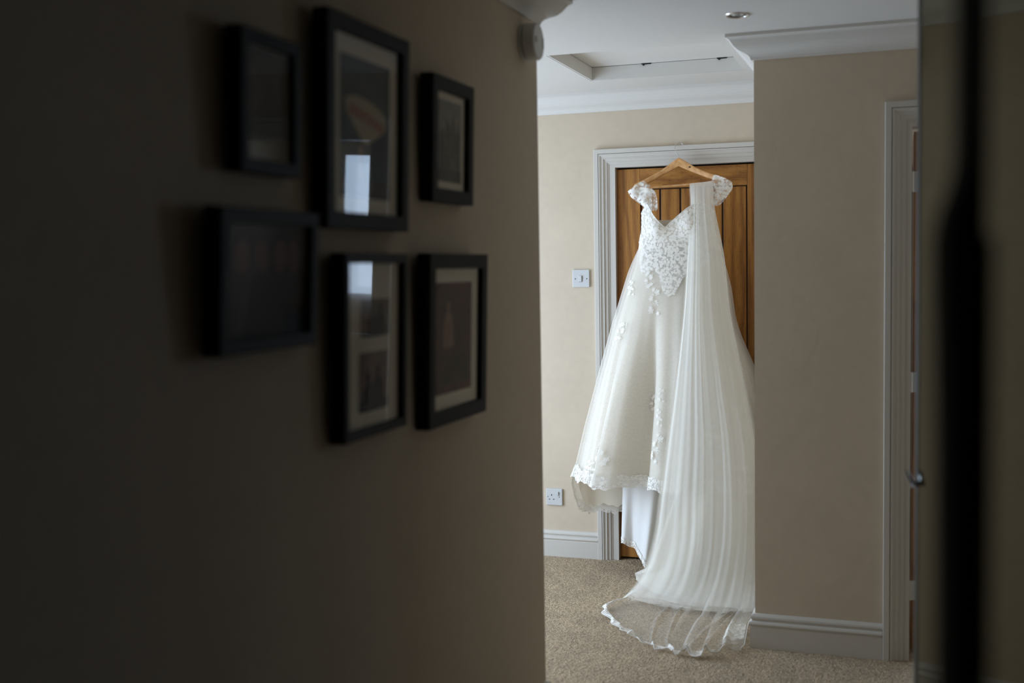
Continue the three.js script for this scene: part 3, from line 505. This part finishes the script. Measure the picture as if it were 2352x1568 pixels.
// ---------------------------------------------------------------- bridal veil
const veil = thing('bridal_veil', 'sheer white tulle veil draped over the hanger and trailing on the carpet', 'veil', [-0.88, 0, -4.80]);
const veilNet = [
  [[-0.984, 1.868, -5.435], [-0.950, 1.870, -5.435], [-0.915, 1.872, -5.435], [-0.888, 1.876, -5.435]],
  [[-0.986, 1.850, -5.405], [-0.950, 1.850, -5.400], [-0.912, 1.851, -5.398], [-0.878, 1.852, -5.400]],
  [[-0.972, 1.745, -5.345], [-0.938, 1.745, -5.315], [-0.900, 1.745, -5.315], [-0.862, 1.745, -5.335]],
  [[-0.975, 1.510, -5.265], [-0.925, 1.510, -5.240], [-0.870, 1.510, -5.250], [-0.812, 1.510, -5.300]],
  [[-0.985, 1.255, -5.215], [-0.920, 1.255, -5.180], [-0.850, 1.255, -5.195], [-0.780, 1.255, -5.270]],
  [[-1.012, 0.940, -5.150], [-0.910, 0.940, -5.110], [-0.800, 0.940, -5.120], [-0.705, 0.940, -5.190]],
  [[-1.038, 0.700, -5.100], [-0.900, 0.700, -5.055], [-0.760, 0.700, -5.060], [-0.650, 0.700, -5.120]],
  [[-1.062, 0.460, -5.050], [-0.900, 0.460, -5.000], [-0.740, 0.460, -5.000], [-0.625, 0.460, -5.060]],
  [[-1.085, 0.260, -5.010], [-0.900, 0.260, -4.950], [-0.740, 0.260, -4.950], [-0.618, 0.260, -5.000]],
  [[-1.130, 0.100, -4.960], [-0.930, 0.100, -4.890], [-0.760, 0.100, -4.880], [-0.615, 0.100, -4.920]],
  [[-1.195, 0.020, -4.840], [-0.980, 0.022, -4.760], [-0.780, 0.022, -4.740], [-0.615, 0.022, -4.790]],
  [[-1.240, 0.012, -4.660], [-0.985, 0.014, -4.560], [-0.790, 0.014, -4.540], [-0.618, 0.014, -4.600]],
  [[-1.130, 0.008, -4.460], [-0.960, 0.008, -4.345], [-0.790, 0.008, -4.310], [-0.606, 0.010, -4.440]],
  [[-1.050, 0.006, -4.370], [-0.930, 0.006, -4.262], [-0.770, 0.006, -4.208], [-0.602, 0.006, -4.330]],
];
const VR = veilNet.length - 1;
function veilAt(o, ph, floorTo = 1) {
  return (u, v) => {
    v *= floorTo; const p = netPoint(veilNet, u, v), r = v * VR, hang = sst(0.3, 2, r) * (1 - sst(9.3, 10.6, r)), flat = sst(9.6, 10.8, r);
    const amp = lerp(0.006, 0.019, sst(2, 8, r)) * hang;
    p.z += o * (1 - 0.9 * flat) + amp * (Math.sin(u * 15 + ph) + 0.5 * Math.sin(u * 29 + 2.1 * ph + v * 3) + 0.22 * Math.sin(u * 61 + ph));
    p.x += 0.5 * amp * Math.cos(u * 15 + ph);
    if (flat > 0) {                                                  // soft ripples and ridges where it lies on the floor
      const ridge = (c, w, h) => h * Math.exp(-Math.pow((u - c) / w, 2));
      p.y += flat * (0.010 * vnoise(u * 9 + ph, v * 40, 64, 91) + ridge(0.62 + 0.25 * (1 - v) * 3, 0.018, 0.030) + ridge(0.74 + 0.2 * (1 - v) * 2, 0.016, 0.026) + ridge(0.86, 0.02, 0.022) + ridge(0.04, 0.03, 0.02) + ridge(0.50 - 0.3 * (1 - v), 0.012, 0.022) + ridge(0.34, 0.014, 0.012));
      const e = sst(0.955, 1, v); p.z += e * 0.012 * Math.sin(u * 38 + ph); p.x += e * 0.008 * Math.sin(u * 29); p.y += e * 0.010 * Math.max(0, Math.sin(u * 44 + ph));
      const eu = sst(0.05, 0, u); p.x += flat * eu * 0.010 * Math.sin(v * 150);
    }
    p.y += o * 0.15 * flat; return p;
  };
}
part(veil, 'tulle_layer', grid(150, 200, veilAt(0.000, 0.4), { su: 6, sv: 10 }), M.tulleVeil);
for (const [o, ph, to] of [[0.010, 1.9, 0.77], [0.020, 4.4, 0.75], [0.030, 5.6, 0.76], [0.006, 2.7, 0.765], [0.036, 0.9, 0.745]]) part(veil, 'tulle_layer', grid(140, 170, veilAt(o, ph, to), { su: 6, sv: 8 }), M.tulleThin);
part(veil, 'tulle_layer', grid(130, 150, (u, v) => { const p = veilAt(0.040, 3.3, 0.74)(lerp(0.02, 0.9, u), v); return p; }, { su: 6, sv: 8 }), M.tulleThin);
part(veil, 'lace_border', grid(90, 10, (u, v) => { const p = veilAt(0.004, 0.4)(lerp(0.24, 0.80, u), lerp(0.962, 1.004, v)); p.y += 0.004; return p; }, { su: 1.3, sv: 0.18 }), laceMat(laceAll, 1, 1));
part(veil, 'lace_border', grid(30, 20, (u, v) => { const p = veilAt(0.004, 0.4)(lerp(0.84, 0.985, u), lerp(0.845, 0.93, v)); p.y += 0.006; return p; }, { su: 0.35, sv: 0.5 }), laceMat(laceOpen, 1, 1));
part(veil, 'lace_border', grid(60, 6, (u, v) => { const p = veilAt(0.004, 0.4)(lerp(0.0, 0.045, v), lerp(0.74, 0.93, u)); p.y += 0.004; return p; }, { su: 0.9, sv: 0.12 }), laceMat(laceOpen, 1, 1));

for (const [u0, u1, v0, v1] of [[0.60, 0.655, 0.70, 0.985], [0.735, 0.765, 0.70, 0.96], [0.485, 0.505, 0.72, 0.93], [0.84, 0.985, 0.70, 0.985]]) part(veil, 'tulle_fold', grid(14, 60, (u, v) => { const p = veilAt(0.006, 0.4)(lerp(u0, u1, u), lerp(v0, v1, v)); p.y += 0.006 + 0.012 * Math.sin(u * Math.PI); return p; }, { su: 1, sv: 3 }), M.tulleThin);
const edgeCord = (f, n) => tube(Array.from({ length: n }, (_, i) => { const [u, v] = f(i / (n - 1)), p = veilAt(0, 0.4)(u, v); p.y += 0.002; return p; }), 0.0016, n * 2, 5);
part(veil, 'edge_cord', edgeCord((t) => [t, 1], 90), M.lace);
part(veil, 'edge_cord', edgeCord((t) => [0, lerp(0.05, 1, t)], 160), M.lace);
part(veil, 'edge_cord', edgeCord((t) => [1, lerp(0.1, 1, t)], 120), M.lace);

// ---------------------------------------------------------------- right-hand side: mirrored door and hanging coat
{
  const A = V(0.014, 0, -2.79), B = V(0.268, 0, -2.40), d = B.clone().sub(A).normalize(), w = A.distanceTo(B), L = { local: true };
  const t = thing('wardrobe', 'dark stained corridor wardrobe with one mirrored door standing open', 'wardrobe', [0.55, 0, -0.6]);
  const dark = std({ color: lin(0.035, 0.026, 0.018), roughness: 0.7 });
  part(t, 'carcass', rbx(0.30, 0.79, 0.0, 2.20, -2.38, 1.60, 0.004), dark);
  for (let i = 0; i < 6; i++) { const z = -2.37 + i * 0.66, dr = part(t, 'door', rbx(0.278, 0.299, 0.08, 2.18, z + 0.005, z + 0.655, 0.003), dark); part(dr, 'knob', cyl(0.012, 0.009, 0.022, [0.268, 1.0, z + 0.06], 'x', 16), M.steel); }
  const leaf = part(t, 'mirror_door', rbx(0, w, 0.01, 2.18, -0.034, -0.004, 0.003), std({ color: lin(0.42, 0.44, 0.40), roughness: 0.5 }), { local: true, label: 'open door with a full-length mirror' });
  leaf.position.set(A.x - 0.55, 0, A.z + 0.6); leaf.rotation.y = -Math.atan2(d.z, d.x);   // local +x runs along the leaf, local +z faces the pictures
  part(leaf, 'edge_strip', rbx(-0.004, 0.010, 0.01, 2.18, -0.036, 0.003, 0.003), std({ color: lin(0.55, 0.56, 0.52), roughness: 0.45 }), L);
  part(leaf, 'mirror_glass', bx(0.010, w - 0.004, 0.03, 2.17, -0.004, 0.001), std({ color: lin(0.62, 0.66, 0.63), metalness: 1, roughness: 0.03 }), L);
  part(leaf, 'handle', merge([cyl(0.007, 0.007, 0.015, [0.006, 0.970, 0.008], 'z', 16), tube([V(0.006, 0.970, 0.014), V(-0.002, 0.980, 0.016), V(-0.014, 0.996, 0.018)], 0.0055, 14, 10)]), M.steel, { local: true, label: 'steel lever handle' });
}
{
  const t = thing('dark_coat', 'long black coat hanging from a peg on the wardrobe', 'coat', [0.06, 0.0, -0.86]);
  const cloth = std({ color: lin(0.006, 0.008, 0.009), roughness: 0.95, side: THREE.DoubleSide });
  // vertical body: left edge set by height, wrapped as a soft tube
  const left = [[0.2, 0.018], [1.18, 0.0185], [1.36, 0.017], [1.455, 0.0150], [1.50, 0.0145], [1.525, 0.019], [1.545, 0.0285], [1.58, 0.0300], [1.70, 0.0300], [1.80, 0.031]];
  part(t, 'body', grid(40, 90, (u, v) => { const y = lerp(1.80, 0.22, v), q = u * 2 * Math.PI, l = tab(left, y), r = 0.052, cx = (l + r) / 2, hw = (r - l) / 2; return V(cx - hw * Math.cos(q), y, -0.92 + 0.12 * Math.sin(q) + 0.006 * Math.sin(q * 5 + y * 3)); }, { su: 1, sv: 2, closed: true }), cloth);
  part(t, 'sleeve', grid(20, 60, (u, v) => { const y = lerp(1.50, 0.85, v), q = u * 2 * Math.PI; return V(0.040 + 0.014 * Math.cos(q), y, -0.86 + 0.07 * Math.sin(q)); }, { closed: true }), cloth);
  part(t, 'hanging_loop', tube([V(0.040, 1.795, -0.86), V(0.036, 1.84, -0.86), V(0.046, 1.878, -0.86), V(0.056, 1.84, -0.86), V(0.046, 1.795, -0.86)], 0.002, 20, 6), cloth);
  const pk = thing('coat_peg', 'long steel coat peg on the wardrobe door', 'peg', [0.278, 1.86, -0.86]);
  part(pk, 'plate', rbx(0.271, 0.2776, 1.83, 1.90, -0.88, -0.84, 0.002), M.steel); part(pk, 'peg', tube([V(0.274, 1.866, -0.86), V(0.20, 1.864, -0.86), V(0.10, 1.863, -0.86), V(0.05, 1.868, -0.86), V(0.036, 1.885, -0.86)], 0.006, 24, 10), M.steel);
}

// ---------------------------------------------------------------- bedroom seen mirrored in the picture glass
{
  const t = thing('chest_of_drawers', 'wooden chest of drawers with blue fronts under the bedroom window', 'chest', [1.35, 0, -7.25]);
  part(t, 'carcass', rbx(0.75, 1.95, 0.06, 0.93, -7.52, -7.06, 0.004), std({ color: lin(0.10, 0.14, 0.19), roughness: 0.6 }));
  part(t, 'top', rbx(0.73, 1.97, 0.93, 0.965, -7.53, -7.03, 0.006), oakMat(0.2, 0.3, 1.2, 1.6, Math.PI / 2));
  for (let i = 0; i < 3; i++) for (let k = 0; k < 2; k++) { const dr = part(t, 'drawer', rbx(0.78 + k * 0.58, 1.33 + k * 0.58, 0.10 + i * 0.275, 0.355 + i * 0.275, -7.065, -7.045, 0.004), std({ color: lin(0.12, 0.17, 0.23), roughness: 0.55 })); part(dr, 'knob', cyl(0.015, 0.012, 0.025, [1.055 + k * 0.58, 0.23 + i * 0.275, -7.035], 'z', 16), M.steel); }
  for (const x of [0.78, 1.86]) for (const z of [-7.12, -7.5]) part(t, 'foot', bx(x, x + 0.06, 0, 0.06, z, z + 0.06), M.groove);
  const p = thing('white_pillow', 'plump white pillow on the blue chest of drawers', 'pillow', [1.45, 0.965, -7.26]);
  part(p, 'cover', grid(30, 16, (u, v) => { const a = u * 2 * Math.PI, b = (v - 0.5) * Math.PI, e = 0.55, c = Math.cos(b), sg = (x) => Math.sign(x) * Math.pow(Math.abs(x), e); return V(1.45 + 0.32 * sg(Math.cos(a)) * Math.pow(Math.max(0, c), 0.6), 1.065 + 0.10 * Math.sin(b), -7.26 + 0.20 * sg(Math.sin(a)) * Math.pow(Math.max(0, c), 0.6)); }, { closed: true }), std({ color: lin(0.82, 0.84, 0.88), roughness: 0.9 }));
  seed = 301; const floral = canvasTex(256, 256, (g, w, h) => { g.fillStyle = '#4e5a50'; g.fillRect(0, 0, w, h); for (let i = 0; i < 130; i++) { g.fillStyle = ['#8f9a86', '#c9c7b6', '#6d4148', '#2f3b36', '#a86a70'][Math.floor(rnd() * 5)]; g.strokeStyle = '#d8d6c8'; g.lineWidth = 1; rnd() < 0.5 ? flower(g, rnd() * w, rnd() * h, 14, 5, rnd() * 6) : leaf(g, rnd() * w, rnd() * h, 22, rnd() * 6); } }, true);
  const fm = std({ map: floral, roughness: 0.95 }), a = thing('armchair', 'floral upholstered armchair in the bedroom', 'armchair', [0.95, 0, -5.9]);
  part(a, 'seat', rbx(0.68, 1.22, 0.26, 0.46, -6.15, -5.60, 0.05, 4), fm); part(a, 'backrest', rbx(0.64, 1.26, 0.30, 0.98, -6.30, -6.12, 0.06, 4), fm);
  for (const x of [0.60, 1.20]) part(a, 'armrest', rbx(x, x + 0.10, 0.16, 0.62, -6.2, -5.62, 0.04, 4), fm);
  for (const x of [0.64, 1.22]) for (const z of [-6.2, -5.68]) part(a, 'leg', cyl(0.022, 0.016, 0.17, [x + 0.02, 0.085, z], 'y', 14), M.groove);
}

renderer.render(scene, camera);
